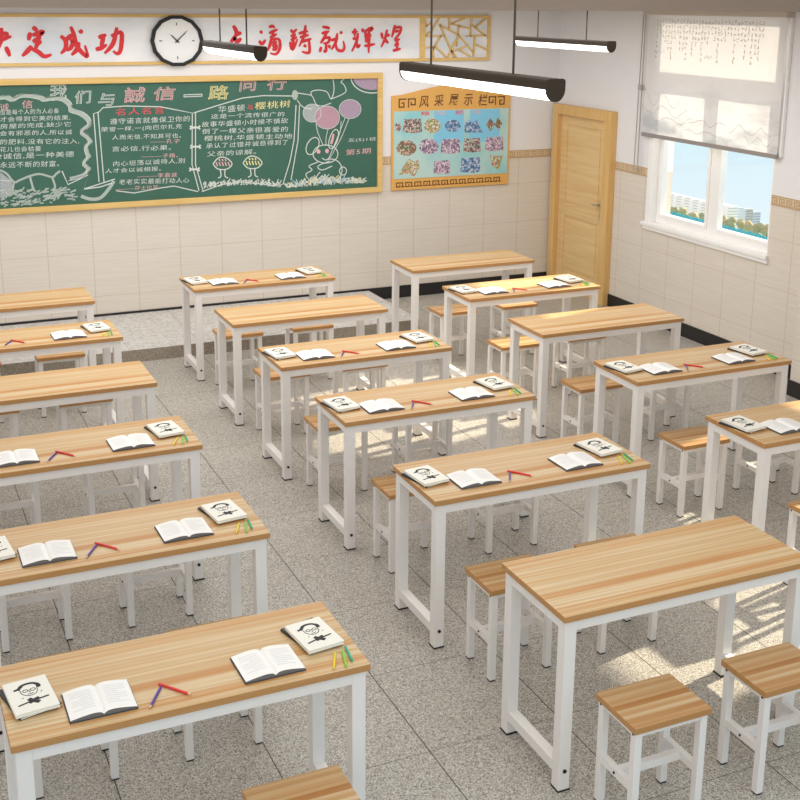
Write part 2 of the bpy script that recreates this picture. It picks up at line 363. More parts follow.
# ------------------------------------------------------------------ view outside the window
def outside(name, bm, mat, label, cat, group=None): return tag(obj(name, bm, mat), label, cat, group)
def facade(name, rows, cols, wall, win):
    m, t, p = newmat(name); c = node(t, 'TexCoord'); s = node(t, 'SeparateXYZ'); t.links.new(c.outputs['Object'], s.inputs[0])
    f = None
    for i, per, lo, hi in ((1, cols, .25, .8), (2, rows, .35, .75)):
        q = math_n(t, 'FRACT', math_n(t, 'DIVIDE', math_n(t, 'ADD', s.outputs[i], 500), per))
        g = math_n(t, 'MULTIPLY', math_n(t, 'GREATER_THAN', q, lo), math_n(t, 'LESS_THAN', q, hi)); f = g if f is None else math_n(t, 'MULTIPLY', f, g)
    t.links.new(mixc(t, f, srgb(*wall), srgb(*win)), p.inputs['Base Color']); p.inputs['Roughness'].default_value = .6; return m
FA = facade('white_facade', 3.3, 16, (252, 251, 249), (212, 212, 212)); FB = facade('grey_tower_facade', 3.2, 3.0, (196, 206, 216), (150, 168, 190))
FC = facade('beige_tower_facade', 3.2, 3.0, (190, 190, 184), (150, 158, 166))
XO = 900.0
def oc(u, v, x=XO): return hit(u, v, 0, x)
def block(u0, u1, v0, x, depth, zb, mat, label):
    p = oc(u0, v0, x); q = oc(u1, v0, x); bm = new(); y0, y1 = min(p[1], q[1]), max(p[1], q[1])
    box(bm, x, x+depth, y0, y1, zb, (p[2]+q[2])/2)
    box(bm, x+2, x+depth-2, y0+1, y1-1, (p[2]+q[2])/2, (p[2]+q[2])/2+.8)
    return outside('building', bm, mat, label, 'building', 'buildings seen through the window')
ZG = oc(700, 246)[2]-20
block(655, 708, 197, XO, 11, ZG, FA, 'white building with window rows seen through the left window pane')
block(712, 731, 205, XO, 11, ZG, FA, 'white building with window rows in right window pane beside the mullion')
block(731.5, 738, 208.5, XO+30, 12, ZG, FB, 'pale grey tower next to the white building in right window pane')
block(739, 745.5, 209.5, XO+50, 12, ZG, FC, 'beige grey tower, middle one of three in right window pane')
block(746.5, 753, 212, XO+70, 12, ZG, FB, 'pale grey tower, rightmost of three in right window pane')
def tree_bm(p, r):
    bm = new(); rnd = random.Random(int(p[1]*77))
    for k in range(7):
        c = Vector(p)+Vector((rnd.uniform(-.5, .5)*r, rnd.uniform(-.5, .5)*r, rnd.uniform(-.9, .2)*r))
        g = bmesh.ops.create_icosphere(bm, subdivisions=2, radius=r*rnd.uniform(.5, .75), matrix=Matrix.Translation(c))
        for v in g['verts']: v.co += Vector((rnd.uniform(-1, 1), rnd.uniform(-1, 1), rnd.uniform(-1, 1)))*r*.09
    return bm
TM = [plain('olive_foliage', (182, 170, 128), .9, noise=.3, scale=2), plain('ochre_foliage', (200, 176, 136), .9, noise=.3, scale=2), plain('sage_foliage', (170, 166, 128), .9, noise=.3, scale=2)]
XT = XO-60
for k in range(14):
    u = 657+k*9.2; v = 206.8+k*1.72
    p = oc(u, v, XT); r = 5.8
    root = obj('tree', tree_bm(p, r), TM[k % 3], smooth=True)
    ordn = ['first', 'second', 'third', 'fourth', 'fifth', 'sixth', 'seventh', 'eighth', 'ninth', 'tenth', 'eleventh', 'twelfth', 'thirteenth', 'last'][k]
    tag(root, '%s bushy tree from the left in the row outside the window' % ordn, 'tree', 'trees seen through the window')
    bm = new(); tube(bm, (p[0], p[1], p[2]-16), (p[0], p[1], p[2]), .8, 6); obj('trunk', bm, M['b_key'], root)
XF = XT-14
a = oc(645, 213, XF); b = oc(795, 240, XF); zf = oc(700, 219.0, XF)[2]; bm = new()
for i in range(int((a[1]-b[1])/5)): box(bm, XF, XF+.6, b[1]+i*5, b[1]+i*5+4.4, zf-16, zf+.7*math.sin(i*2.1))
tag(obj('fence', bm, plain('teal_fence_panels', (60, 176, 190), .6, noise=.4, scale=.3)), 'teal panel fence in front of the trees outside the window', 'fence')
bm = new(); box(bm, XO-90, XO+100, oc(640, 208)[1]*.5, oc(640, 208)[1]*1.3, ZG-.3, ZG); struct(obj('ground_outside', bm, plain('grey_green_ground', (170, 178, 150), .9, noise=.2, scale=.5)))

# ------------------------------------------------------------------ roller blind
bl = thing('roller_blind', 'translucent printed roller blind half lowered over the window', 'blind', (XW-.04, 5.2, 1.76))
def bput(nm, bm, mat, bv=0, par=bl):
    for v in bm.verts: v.co -= Vector((XW-.04, 5.2, 1.76))
    return obj(nm, bm, mat, par, bv)
BY0, BY1 = 4.21, 6.02
bm = new(); box(bm, XW-.042, XW-.040, BY0, BY1, 1.775, 2.84); o = bput('fabric', bm, M['fabric'])
bm = new(); box(bm, XW-.052, XW-.030, BY0-.01, BY1+.01, 1.745, 1.78); bput('bottom_rail', bm, M['rail'], .004)
bm = new(); box(bm, XW-.09, XW, BY0-.03, BY1+.03, 2.84, 2.884); bput('head_box', bm, M['head'], .004)
bm = new(); box(bm, XW-.03, XW-.001, BY0-.028, BY0-.010, 1.76, 2.84); bput('side_strip', bm, M['wframe'], .003)  # pale upright strip beside the near edge of the cloth
bm = new()
for dy in (0, .055): tube(bm, (XW-.05, BY1+.04+dy*.6, 2.84), (XW-.05, BY1+.04+dy, 1.42), .006, 6)
tube(bm, (XW-.05, BY1+.04, 1.42), (XW-.05, BY1+.095, 1.42), .006, 6)
bput('pull_chain', bm, M['chain'])
bm = new(); box(bm, XW-.062, XW-.038, BY1+.03, BY1+.09, 2.16, 2.21); bput('chain_connector', bm, M['chain'], .004)
# printed columns of tiny writing and the ink sketches on the cloth
rnd = random.Random(3); n = 34; FADED = plain('faded_brown_ink', (214, 200, 184), .8)
for i in range(n):
    bm = new()
    y = 5.88-i*(1.44/n); ln = rnd.choice((3, 4, 4, 5, 6, 7)) if i % 5 else 8
    for j in range(ln):
        z = 2.79-j*.046
        for q in range(3):
            yy = y+rnd.uniform(-.010, .010); zz = z+rnd.uniform(-.014, .014); a_, b_ = rnd.choice(((.009, .0025), (.0025, .012), (.007, .004)))
            box(bm, XW-.0432, XW-.0421, yy-a_, yy+a_, zz-b_, zz+b_)
    bput('printed_writing', bm, FADED)
WASH = plain('grey_wash_ink', (206, 210, 212), .8)
for (y0, z0, amp, ln, sd) in ((6.05, 2.10, .10, .55, 1), (6.08, 2.0, .07, .7, 2), (5.9, 1.93, .05, .6, 3), (5.35, 1.95, .04, .5, 4), (4.8, 1.93, .05, .5, 5), (6.08, 1.87, .05, .4, 6), (5.4, 1.86, .03, .5, 7), (4.62, 1.86, .05, .35, 8), (5.9, 2.52, .02, .14, 9), (5.2, 2.5, .015, .1, 10)):
    bm = new(); rnd = random.Random(sd); pts = []
    for i in range(14): pts.append((y0-ln*i/13, z0+amp*math.sin(i*.9+sd)*rnd.uniform(.3, 1)))
    for (ya, za), (yb, zb) in zip(pts, pts[1:]):
        prism(bm, [(XW-.042, ya, za), (XW-.042, yb, zb), (XW-.042, yb, zb-.006), (XW-.042, ya, za-.006)], (-.0012, 0, 0))
    bput('printed_ridge', bm, WASH)

# ------------------------------------------------------------------ flat lettering and strokes on the rear wall
def text_bm(bm, s, origin, width, height, depth, off=0.0, shear=0.0, tilt=0.0, gap=1.0, mi=0, outline=0):
    cu = bpy.data.curves.new('glyphs', 'FONT'); cu.body = s; cu.resolution_u = 2; cu.extrude = .02; cu.offset = off; cu.shear = shear; cu.space_character = gap
    if outline: cu.extrude = 0; cu.offset = 0; cu.fill_mode = 'NONE'; cu.bevel_depth = outline; cu.bevel_resolution = 0
    o = bpy.data.objects.new('glyphs', cu); C.objects.link(o)
    dg = bpy.context.evaluated_depsgraph_get(); me = bpy.data.meshes.new_from_object(o.evaluated_get(dg))
    xs = [v.co.x for v in me.vertices]; ys = [v.co.y for v in me.vertices]
    if xs:
        sx = width/(max(xs)-min(xs)); sy = height/(max(ys)-min(ys)) if height else sx; cx, cy = min(xs), min(ys)
        ct, st = math.cos(tilt), math.sin(tilt)
        idx = []
        for v in me.vertices:
            x, y = (v.co.x-cx)*sx, (v.co.y-cy)*sy
            idx.append(bm.verts.new((origin[0]+x*ct-y*st, origin[1]-(v.co.z+.02)/.04*depth, origin[2]+x*st+y*ct)))
        for p in me.polygons:
            try: f = bm.faces.new([idx[i] for i in p.vertices]); f.material_index = mi
            except ValueError: pass
    bpy.data.objects.remove(o); bpy.data.curves.remove(cu); bpy.data.meshes.remove(me)
def smooth_line(pts, k=5, closed=False):
    n = len(pts); res = []
    rng = range(n if closed else n-1)
    for i in rng:
        p = [np.array(pts[(i+j) % n] if closed else pts[min(max(i+j, 0), n-1)], float) for j in (-1, 0, 1, 2)]
        for s in range(k):
            t = s/k; res.append(.5*((2*p[1])+(-p[0]+p[2])*t+(2*p[0]-5*p[1]+4*p[2]-p[3])*t*t+(-p[0]+3*p[1]-3*p[2]+p[3])*t**3))
    res.append(np.array(pts[0] if closed else pts[-1], float)); return res
def ribbon(bm, pts, wd, y, depth=.0012, taper=False):   # pts are (x, z) on the wall plane
    n = len(pts); L, R = [], []
    for i in range(n):
        a, b = np.array(pts[max(i-1, 0)]), np.array(pts[min(i+1, n-1)]); d = b-a; l = np.hypot(*d) or 1; q = np.array((-d[1], d[0]))/l*wd/2
        if taper: q = q*(.35+.65*math.sin(math.pi*min(1, .15+.8*i/max(1, n-1))))
        L.append(np.array(pts[i])+q); R.append(np.array(pts[i])-q)
    V = [[bm.verts.new((p[0], yy, p[1])) for p in s] for yy in (y, y-depth) for s in (L, R)]
    for i in range(n-1):
        bm.faces.new((V[2][i], V[2][i+1], V[3][i+1], V[3][i])); bm.faces.new((V[0][i], V[2][i], V[2][i+1], V[0][i+1])); bm.faces.new((V[1][i], V[1][i+1], V[3][i+1], V[3][i]))

# ---- blackboard
BX0, BX1, BZ0, BZ1 = -1.45, 2.555, 1.105, 2.268
bb = thing('chalkboard', 'green chalkboard in oak frame covered with chalk writing on rear wall', 'chalkboard', (.56, YW, BZ0))
def wput(root, nm, bm, mat, bv=0, par=None):
    for v in bm.verts: v.co -= Vector(root.location)
    return obj(nm, bm, mat, par or root, bv)
bm = new(); f = .052
for r in ((BX0, BX1, BZ0, BZ0+f), (BX0, BX1, BZ1-f, BZ1), (BX0, BX0+f, BZ0+f, BZ1-f), (BX1-f, BX1, BZ0+f, BZ1-f)): box(bm, r[0], r[1], YW-.045, YW-.001, r[2], r[3])
wput(bb, 'frame', bm, M['bframe'], .004)
YB = YW-.02
bm = new(); box(bm, BX0+f, BX1-f, YB, YW-.002, BZ0+f, BZ1-f); wput(bb, 'board', bm, M['board'])
def wp(u, v, y=YB):
    p = hit(u, v, 1, y); return (p[0], p[2])
def chalk_text(s, u0, v0, u1, v1, col, h=6.5, nm='chalk_writing', off=-.002, shear=.06, outline=0, gap=1.12):   # u, v: left end and right end of the line's middle
    a, b = wp(u0, v0), wp(u1, v1); wdt = math.hypot(b[0]-a[0], b[1]-a[1]); hh = h*.0081
    bm = new(); tl = math.atan2(b[1]-a[1], b[0]-a[0])
    text_bm(bm, s, (a[0], YB, a[1]-hh/2), wdt, hh, .0012, off, shear, tl, gap, 0, outline)
    return wput(bb, nm, bm, CH[col])
title = [('我', 50, 92, 'w', 17, 18), ('们', 75, 97, 'w', 17, 14), ('与', 98, 99.5, 'w', 17, 14), ('誠', 124, 95, 'p', 22, 17), ('信', 154, 93.5, 'p', 22, 15), ('一', 183.5, 95.5, 'w', 19, 3.2), ('路', 208, 92.5, 'y', 21, 16), ('同', 239, 84.5, 'p', 18, 15), ('行', 267, 83.5, 'p', 20, 15)]
for ch, u, v, c_, wd, hh in title: chalk_text(ch, u, v+.4, u+wd, v-.4, c_, hh, 'title_character', 0, .12, .018)
for s, u0, v0, u1, v1, c_, h in (
    ('诚', 0, 107.5, 9, 107, 'p', 8), ('信', 22, 104.5, 33, 104, 'p', 8.5),
    ('信是每个人的为人必备', 0, 112.5, 59, 110.5, 'w', 5.5), ('才会得到它美的结果,', 0, 119.5, 70, 117.5, 'w', 5.5), ('房屋的完成,缺少它', 0, 126.5, 71, 124, 'w', 5.5),
    ('会有邪恶的人,所以诚', 0, 133.5, 72, 132, 'w', 5.5), ('的肥料,没有它的注入,', 0, 142, 79, 141, 'w', 6), ('花儿也会枯萎', 0, 149.5, 41, 148.5, 'w', 5.5), ('!诚信,是一种美德', 0, 156.5, 74, 154, 'w', 6.5), ('永远不断的财富。', 0, 165, 59, 163.5, 'w', 6.5),
    ('名人名言', 115.5, 112, 165, 110, 'r', 7.5), ('遵守诺言就像保卫你的', 110, 121.5, 190, 118.5, 'w', 6.5), ('荣誉一样,一(向巴尔扎克', 101, 130, 182, 126.5, 'w', 6), ('人而无信,不知其可也。', 112, 137.5, 181, 135.5, 'w', 5.5), ('——孔子', 150, 141.6, 180, 141, 'p', 4.5),
    ('言必信,行必果。', 112, 149, 171, 147.6, 'w', 6), ('———子路。', 141, 156.4, 178, 155.2, 'p', 4.8), ('内心坦荡以诚待人,别', 113, 164, 185, 160.5, 'w', 6), ('人才会以诚相报。', 105, 171, 161, 168.5, 'w', 5), ('———李嘉诚', 137, 176.3, 177, 174.6, 'p', 5), ('老老实实最能打动人心', 119, 182, 189, 180, 'w', 6), ('———莎士比亚', 116, 189, 158, 187, 'p', 4.6),
    ('华盛顿', 218.5, 109.5, 245, 107.5, 'w', 7.5), ('与', 247, 107.5, 253, 107, 'r', 6), ('樱桃树', 255, 106, 290.5, 103.5, 'y', 8.5),
    ('这是一个流传很广的', 211, 116.5, 284.5, 114, 'w', 5.5), ('故事华盛顿小时候不慎砍', 202, 124.5, 288, 120.5, 'w', 6.2), ('倒了一棵父亲很喜爱的', 202, 131.5, 288, 129, 'w', 6.2), ('樱桃树,华盛顿主动地', 204, 138.5, 292, 136, 'w', 6.2), ('承认了过错并诚恳得到了', 206, 146, 288, 142, 'w', 6), ('父亲的谅解。', 207, 154, 256, 151.5, 'w', 6),
    ('五(5)1班', 348, 140.5, 376, 139, 'w', 5), ('第5期', 346, 152.5, 371, 150.5, 'p', 7)):
    chalk_text(s, u0, v0, u1, v1, c_, h)
def strokes(nm, col, lines, wd=.008, smooth=True, root=None, y=None, mat=None, taper=False):
    bm = new()
    for ln in lines:
        p = [wp(*q) for q in ln]
        if smooth and len(p) > 2: p = smooth_line(p)
        ribbon(bm, p, wd, (YB if y is None else y)-.0001*(len(bm.verts) % 13), taper=taper)
    return wput(root or bb, nm, bm, mat or CH[col])
cloud = [(0, 98), (6, 97), (13, 99.5), (20, 96), (30, 95.5), (40, 97.5), (45, 99.5), (55, 98), (64, 99.5), (70, 105), (71, 110), (80, 113), (87, 118), (89.5, 124), (84, 129), (82, 132), (88, 137), (90, 142), (86, 147), (87, 152), (88.5, 157), (84, 163), (88.5, 168), (85, 174), (78, 177), (70, 179)]
strokes('cloud_frame', 'g', [cloud], .034)
strokes('cloud_edge', 'w', [[(u+1.6, v-1.6) for u, v in cloud[:14]]+[(u+2, v) for u, v in cloud[14:]], [(u-1.6, v+1.8) for u, v in cloud]], .005)
strokes('book_outline', 'w', [[(104, 182), (98, 113), (103, 107.6), (125, 106), (160, 106.7), (174, 109.4), (192.3, 113), (192, 164.5), (199, 190.7)], [(99, 182), (93.5, 113.7), (98.5, 112)], [(116, 190.7), (134, 193), (160, 188), (174, 186), (198, 191.6)],
    [(195.5, 113), (195.5, 164.5), (203, 190.7)], [(193.5, 113), (216, 106), (242.5, 98), (263.5, 95.6), (293, 96)], [(296, 105), (294, 140), (290, 161), (283, 184), (277.5, 186)], [(299.5, 105), (298, 140), (291, 180)], [(202, 191.6), (221.5, 184.5), (242.5, 182), (277.5, 186)]], .009, False)
for k, (u, v) in enumerate(((194.5, 127.5), (195, 146.7), (194, 169.3))):
    strokes('book_tie', 'w', [[(u-4.5, v-1.6), (u-3, v), (u-4.5, v+1.8)], [(u-3, v), (u+4, v)], [(u+5.5, v-1.8), (u+4, v), (u+5.5, v+1.8)]], .018, False)
strokes('chalk_boat', 'w', [[(62, 171), (68, 184.5), (88, 175), (84, 189), (115, 179)], [(84, 189), (100, 187), (112, 183)]], .010, False)
strokes('chalk_boat_hull', 'g', [[(81, 196), (90, 199), (100, 198), (108, 190), (114, 181)]], .030)
rnd = random.Random(5); lines = []
for k in range(150):
    u = rnd.uniform(0, 72); v = rnd.uniform(max(184, 190-u*.02), 209-u*.14); lines.append([(u, v), (u+rnd.uniform(2, 6), v-rnd.uniform(-1, 3.5))])
strokes('chalk_ground', 'g', lines, .011, False)
strokes('chalk_rocks', 'g', [[(0, 170), (7, 174), (14, 182), (20, 180), (30, 176), (40, 174), (52, 177), (56, 174), (60, 171)], [(14, 182), (13, 192), (20, 196)], [(30, 177), (34, 190), (40, 194)], [(52, 177), (55, 186), (54, 192), (60, 196)]], .018)
bm = new(); prism(bm, [(wp(u, v)[0], YB, wp(u, v)[1]) for u, v in ((0, 172), (12, 181), (12, 196), (0, 198))], (0, -.0009, 0)); wput(bb, 'chalk_house', bm, CH['s'])
strokes('chalk_house_lines', 'w', [[(0, 191), (5, 190), (7, 194), (6, 198)], [(0, 180), (10, 181)]], .008)
lines = []
for k in range(140):
    u = rnd.uniform(203, 283); v = 187.5-3.2*math.sin((u-203)/80*3.0)-rnd.uniform(-1, 3.5); lines.append([(u, v), (u+rnd.uniform(-3, 4), v-rnd.uniform(.5, 4))])
strokes('chalk_grass', 'w', lines, .0085, False)
lines = {'w': [], 'y': [], 'b': []}
for k in range(240):
    t_ = rnd.uniform(0, 1); u = 287+76*t_; v = 187-5*t_-rnd.uniform(0, 6)*math.sin(math.pi*t_)+1; lines[rnd.choice('wwwwyb')].append([(u, v), (u+rnd.uniform(-5, 5), v-rnd.uniform(1, 6))])
for c_ in lines: strokes('chalk_grass', c_, lines[c_], .008, False)
for u, v, tc_ in ((222, 164, 'p'), (252, 163, 'y')):
    strokes('chalk_tree', 'w', [[(u-9, v), (u-5, v-5), (u, v-7), (u+6, v-5), (u+10, v), (u+5, v+5), (u-4, v+5), (u-9, v)], [(u-2, v+5), (u-1, v+12), (u-4, v+14)], [(u+3, v+5), (u+3, v+12), (u+6, v+14)]], .010)
    strokes('chalk_tree_leaves', tc_, [[(u-6+3*i, v-2), (u-4.5+3*i, v+2)] for i in range(5)]+[[(u-3+3*i, v-5), (u-2+3*i, v-3)] for i in range(3)], .011, False)
def disc(nm, col, u, v, ru, rv, y=YB, n=28, dep=.0009, cut=None):
    bm = new(); pts = []
    for i in range(n):
        a = 2*math.pi*i/n; x, z = wp(u+ru*math.cos(a), v+rv*math.sin(a)); pts.append((min(x, BX1-f), y, min(z, BZ1-f)) if cut else (x, y, z))
    prism(bm, pts, (0, -dep, 0)); return wput(bb, nm, bm, CH[col])
disc('chalk_balloon', 's', 312, 113, 9, 9); disc('chalk_balloon', 'v', 350, 109, 11, 9.5); disc('chalk_balloon', 'f', 327, 117.5, 12.5, 11.5, YB-.0008)
def circ(u, v, ru, rv, a0=0, a1=360, n=14, rot=0):
    r = math.radians(rot); o = []
    for i in range(n+1):
        a = math.radians(a0+(a1-a0)*i/n); x, y = ru*math.cos(a), rv*math.sin(a); o.append((u+x*math.cos(r)-y*math.sin(r), v+x*math.sin(r)+y*math.cos(r)))
    return o
strokes('balloon_outline', 'w', [circ(312, 113, 9, 9), circ(350, 109, 11, 9.5), circ(327, 117.5, 12.5, 11.5)], .005, y=YB-.0012)
strokes('balloon_string', 'w', [[(316, 124), (318, 133), (323, 145)], [(328, 129), (326, 138), (326, 145)], [(341, 121), (340, 132), (335, 144)], [(349, 118.5), (341, 138), (330, 158)], [(345, 118), (338, 136), (328, 160)]], .006)
strokes('chalk_rabbit', 'w', [circ(325.5, 154, 12.5, 9), circ(333.5, 139, 4, 10, rot=18), circ(312.5, 146, 5.6, 9.2, rot=28), circ(331, 170, 11, 11, -110, 120), circ(343, 171, 3.5, 4), [(318, 162), (309, 166), (312, 170), (306, 174), (308, 179)], [(330, 161), (318, 166), (322, 170), (332, 166)], [(320, 172), (316, 178), (322, 180)], [(322, 158), (326, 160), (330, 157)]], .009)
disc('rabbit_eye', 'p', 318.5, 151.5, 1.9, 2.3, n=12)
disc('rabbit_eye', 'p', 327, 151, 1.9, 2.3, n=12)
strokes('ear_shading', 'p', [[(333.5, 134), (332.5, 139), (331, 144)]], .022)
strokes('chalk_bird', 'w', [[(297.5, 93), (304, 94), (312, 96), (316, 104), (322, 106), (331, 103)], [(312, 96), (311, 92), (318, 90), (327, 92), (331, 99), (334, 90), (333, 79)], [(331, 99), (341, 95), (346, 91), (344, 85), (341, 82), (344, 79)], [(297, 100), (303, 107), (312, 109)]], .008)
disc('chalk_bow', 'g', 295, 95, 3, 5)
disc('chalk_sun', 'v', 372, 77, 19, 13, YB-.0002, cut=1)
strokes('sun_rim', 'w', [circ(372, 77, 21, 16, 74, 176)], .010)

# ---- slogan banner with lattice panel
bn = thing('slogan_banner', 'long framed banner with red slogan characters and lattice panel above chalkboard', 'banner', (1.2, YW, 2.37))
NX0, NX1, NZ0, NZ1, NXM = -1.45, 3.73, 2.372, 2.812, 2.975
bm = new(); g = .028
for r in ((NX0, NX1, NZ0, NZ0+g), (NX0, NX1, NZ1-g, NZ1), (NX0, NX0+g, NZ0+g, NZ1-g), (NX1-g, NX1, NZ0+g, NZ1-g), (NXM-.02, NXM+.035, NZ0+g, NZ1-g)): box(bm, r[0], r[1], YW-.03, YW-.001, r[2], r[3])
wput(bn, 'frame', bm, M['bframe'], .003)
bm = new(); box(bm, NX0+g, NXM-.02, YW-.014, YW-.002, NZ0+g, NZ1-g); wput(bn, 'printed_panel', bm, M['banner'])
YN = YW-.0145
BRUSH = (
 (13.333, 0, 20, [[(-70, 210), (95, 168)], [(20, 105), (5, 290), (-70, 450)], [(-90, 305), (0, 270), (152, 216)], [(90, 160), (80, 240)], [(78, 355), (105, 420), (132, 485)], [(-180, 200), (-150, 240)], [(-190, 440), (-130, 330)]]),
 (13.333, 0, 20, [[(432, 95), (470, 120), (500, 145)], [(405, 165), (378, 272)], [(430, 205), (500, 180), (575, 155), (530, 220)], [(435, 292), (545, 232)], [(515, 190), (500, 300), (470, 392)], [(485, 320), (552, 280)], [(422, 345), (370, 410), (295, 482)], [(415, 380), (510, 425), (590, 485), (685, 460)]]),
 (10.667, 55, 20, [[(58, 170), (112, 220), (112, 300), (62, 360)], [(110, 222), (160, 175), (212, 150)], [(165, 70), (200, 150), (230, 270), (290, 350), (348, 388), (318, 270)], [(160, 215), (195, 228), (165, 300), (120, 325)], [(255, 235), (235, 310), (175, 375)], [(262, 105), (290, 142)]]),
 (10.667, 55, 20, [[(462, 188), (548, 158)], [(520, 170), (490, 290)], [(432, 312), (490, 300), (552, 262)], [(598, 172), (700, 130), (712, 210), (695, 330), (660, 358), (618, 330)], [(660, 78), (620, 250), (528, 358)]]),
 (10.667, 215, 15, [[(195, 112), (228, 180), (215, 245)], [(220, 205), (282, 190)], [(168, 292), (215, 235), (200, 270)], [(215, 300), (282, 250)], [(150, 345), (160, 375)], [(190, 340), (200, 372)], [(232, 338), (245, 368)], [(275, 330), (295, 362)]]),
 (10.667, 215, 15, [[(480, 168), (505, 198)], [(472, 272), (495, 322)], [(500, 320), (540, 262)], [(575, 132), (610, 118), (638, 138)], [(575, 195), (668, 152)], [(585, 242), (660, 202)], [(610, 160), (622, 240)], [(602, 245), (585, 320), (558, 384)], [(600, 262), (680, 260), (692, 350), (650, 417), (588, 405)], [(608, 295), (662, 290)], [(635, 260), (626, 372)], [(608, 328), (652, 322), (645, 368), (608, 366)]]),
 (12.31, 285, 15, [[(68, 178), (100, 212), (145, 172)], [(68, 262), (135, 240)], [(70, 312), (148, 270)], [(108, 225), (90, 432)], [(60, 330), (92, 425), (155, 295)], [(252, 125), (235, 250), (172, 390)], [(165, 228), (282, 198)], [(182, 275), (292, 245)], [(185, 335), (325, 292)], [(292, 285), (302, 440), (272, 467), (205, 448)], [(228, 368), (262, 392)]]),
 (12.31, 285, 15, [[(458, 145), (530, 158), (538, 180)], [(448, 228), (545, 200)], [(470, 290), (545, 278), (532, 335), (468, 352)], [(520, 205), (470, 300), (436, 348)], [(505, 340), (502, 445), (470, 440)], [(445, 390), (428, 458)], [(538, 365), (552, 412)], [(565, 312), (655, 288)], [(642, 225), (622, 340), (568, 428)], [(620, 340), (640, 420), (700, 442), (730, 400), (715, 318)], [(675, 205), (705, 228)]]),
 (12.31, 345, 15, [[(120, 165), (118, 265)], [(82, 215), (155, 202)], [(92, 295), (155, 280)], [(160, 222), (140, 330), (82, 450)], [(138, 330), (158, 395), (188, 358)], [(212, 165), (222, 215)], [(240, 200), (335, 158), (312, 205)], [(238, 252), (318, 238)], [(248, 200), (266, 342)], [(315, 238), (272, 312)], [(242, 315), (315, 300)], [(235, 382), (370, 358)], [(292, 150), (292, 300), (290, 468)]]),
 (12.31, 345, 15, [[(448, 215), (462, 295)], [(548, 238), (515, 262)], [(518, 178), (492, 290), (445, 396)], [(488, 290), (532, 350)], [(615, 122), (600, 190), (575, 275)], [(600, 162), (685, 152), (665, 235), (608, 295)], [(612, 205), (662, 192)], [(605, 312), (675, 298)], [(605, 372), (665, 358)], [(585, 440), (685, 414)], [(640, 285), (640, 440)]]))
for sc_, u0, v0, lines in BRUSH:
    bm = new()
    for i, ln in enumerate(lines):
        p = [(lambda h_: (h_[0], h_[2]))(hit(u0+u/sc_, v0+v/sc_, 1, YN)) for u, v in ln]
        if len(p) == 2: p = [p[0], ((p[0][0]*2+p[1][0])/3, (p[0][1]*2+p[1][1])/3), ((p[0][0]+p[1][0]*2)/3, (p[0][1]+p[1][1]*2)/3), p[1]]
        ribbon(bm, smooth_line(p, 4), .040 if len(lines) < 9 else .030, YN-.0002*i, .003, True)
    wput(bn, 'red_character', bm, M['red'])
LP = lambda u, v: tuple(hit(400+u/6.667, v/6.667, 1, YW-.02)[[0, 2]])
bm = new()
for a, b in (((165, 125), (180, 180)), ((265, 115), (215, 200)), ((265, 165), (395, 235)), ((330, 115), (330, 195)), ((440, 120), (340, 160)), ((345, 160), (470, 190)), ((480, 120), (470, 245)), ((580, 120), (500, 185)), ((480, 165), (575, 240)), ((265, 160), (320, 285)), ((395, 165), (380, 310)), ((395, 235), (490, 350)), ((300, 240), (170, 240)),
             ((275, 235), (220, 335)), ((220, 310), (225, 395)), ((240, 310), (315, 385)), ((375, 265), (320, 385)), ((320, 285), (360, 380)), ((345, 345), (440, 310)), ((400, 335), (470, 375)), ((440, 240), (575, 235)), ((500, 240), (490, 375)), ((500, 295), (580, 330)), ((165, 320), (235, 310)), ((375, 380), (345, 340)), ((220, 200), (165, 240)), ((165, 180), (215, 150))):
    ribbon(bm, [LP(*a), LP(*b)], .016, YW-.006, .016)
wput(bn, 'lattice', bm, M['bframe'])
bm = new(); box(bm, NXM+.035, NX1-g, YW-.005, YW-.001, NZ0+g, NZ1-g); wput(bn, 'lattice_backing', bm, M['banner'])

# ---- notice board
nb = thing('notice_board', 'turquoise notice board with photos and arched orange border beside chalkboard', 'notice board', (3.32, YW, 1.11))
QX0, QX1, QZ0, QZ1 = 2.66, 3.985, 1.108, 2.06
bm = new(); pts = [(QX0, QZ0), (QX1, QZ0), (QX1, QZ1-.02)]
for i in range(13):
    s_ = i/12; pts.append((QX1-(QX1-QX0)*s_, QZ1-.02+.095*math.sin(math.pi*s_)**1.6))
prism(bm, [(x, YW-.002, z) for x, z in pts], (0, -.022, 0)); wput(nb, 'border_panel', bm, M['b_orange'], .002)
YQ = YW-.0242
bm = new(); box(bm, QX0+.02, QX1-.02, YQ-.003, YQ, QZ0+.115, QZ1-.17); wput(nb, 'poster', bm, M['poster'])
bm = new()
for x, wdt in ((3.12, .33), (3.52, .34)): box(bm, x, x+wdt, YQ-.0036, YQ-.003, QZ1-.50, QZ1-.175)
wput(nb, 'blue_sky_panel', bm, plain('bright_blue_print', (132, 202, 230), .5))
bm = new(); k = 0
while QX0+.05+k*.1 < QX1-.09:
    x = QX0+.05+k*.1; z = QZ0+.03; t_ = .010
    for r in ((x, x+.075, z+.05-t_, z+.05), (x, x+t_, z, z+.05), (x, x+.045, z, z+t_), (x+.035, x+.035+t_, z, z+.03), (x+.065, x+.075, z, z+.05), (x+.055, x+.09, z, z+t_)): box(bm, r[0], r[1], YQ-.002, YQ, r[2], r[3])
    k += 1
wput(nb, 'key_pattern', bm, M['b_key'])
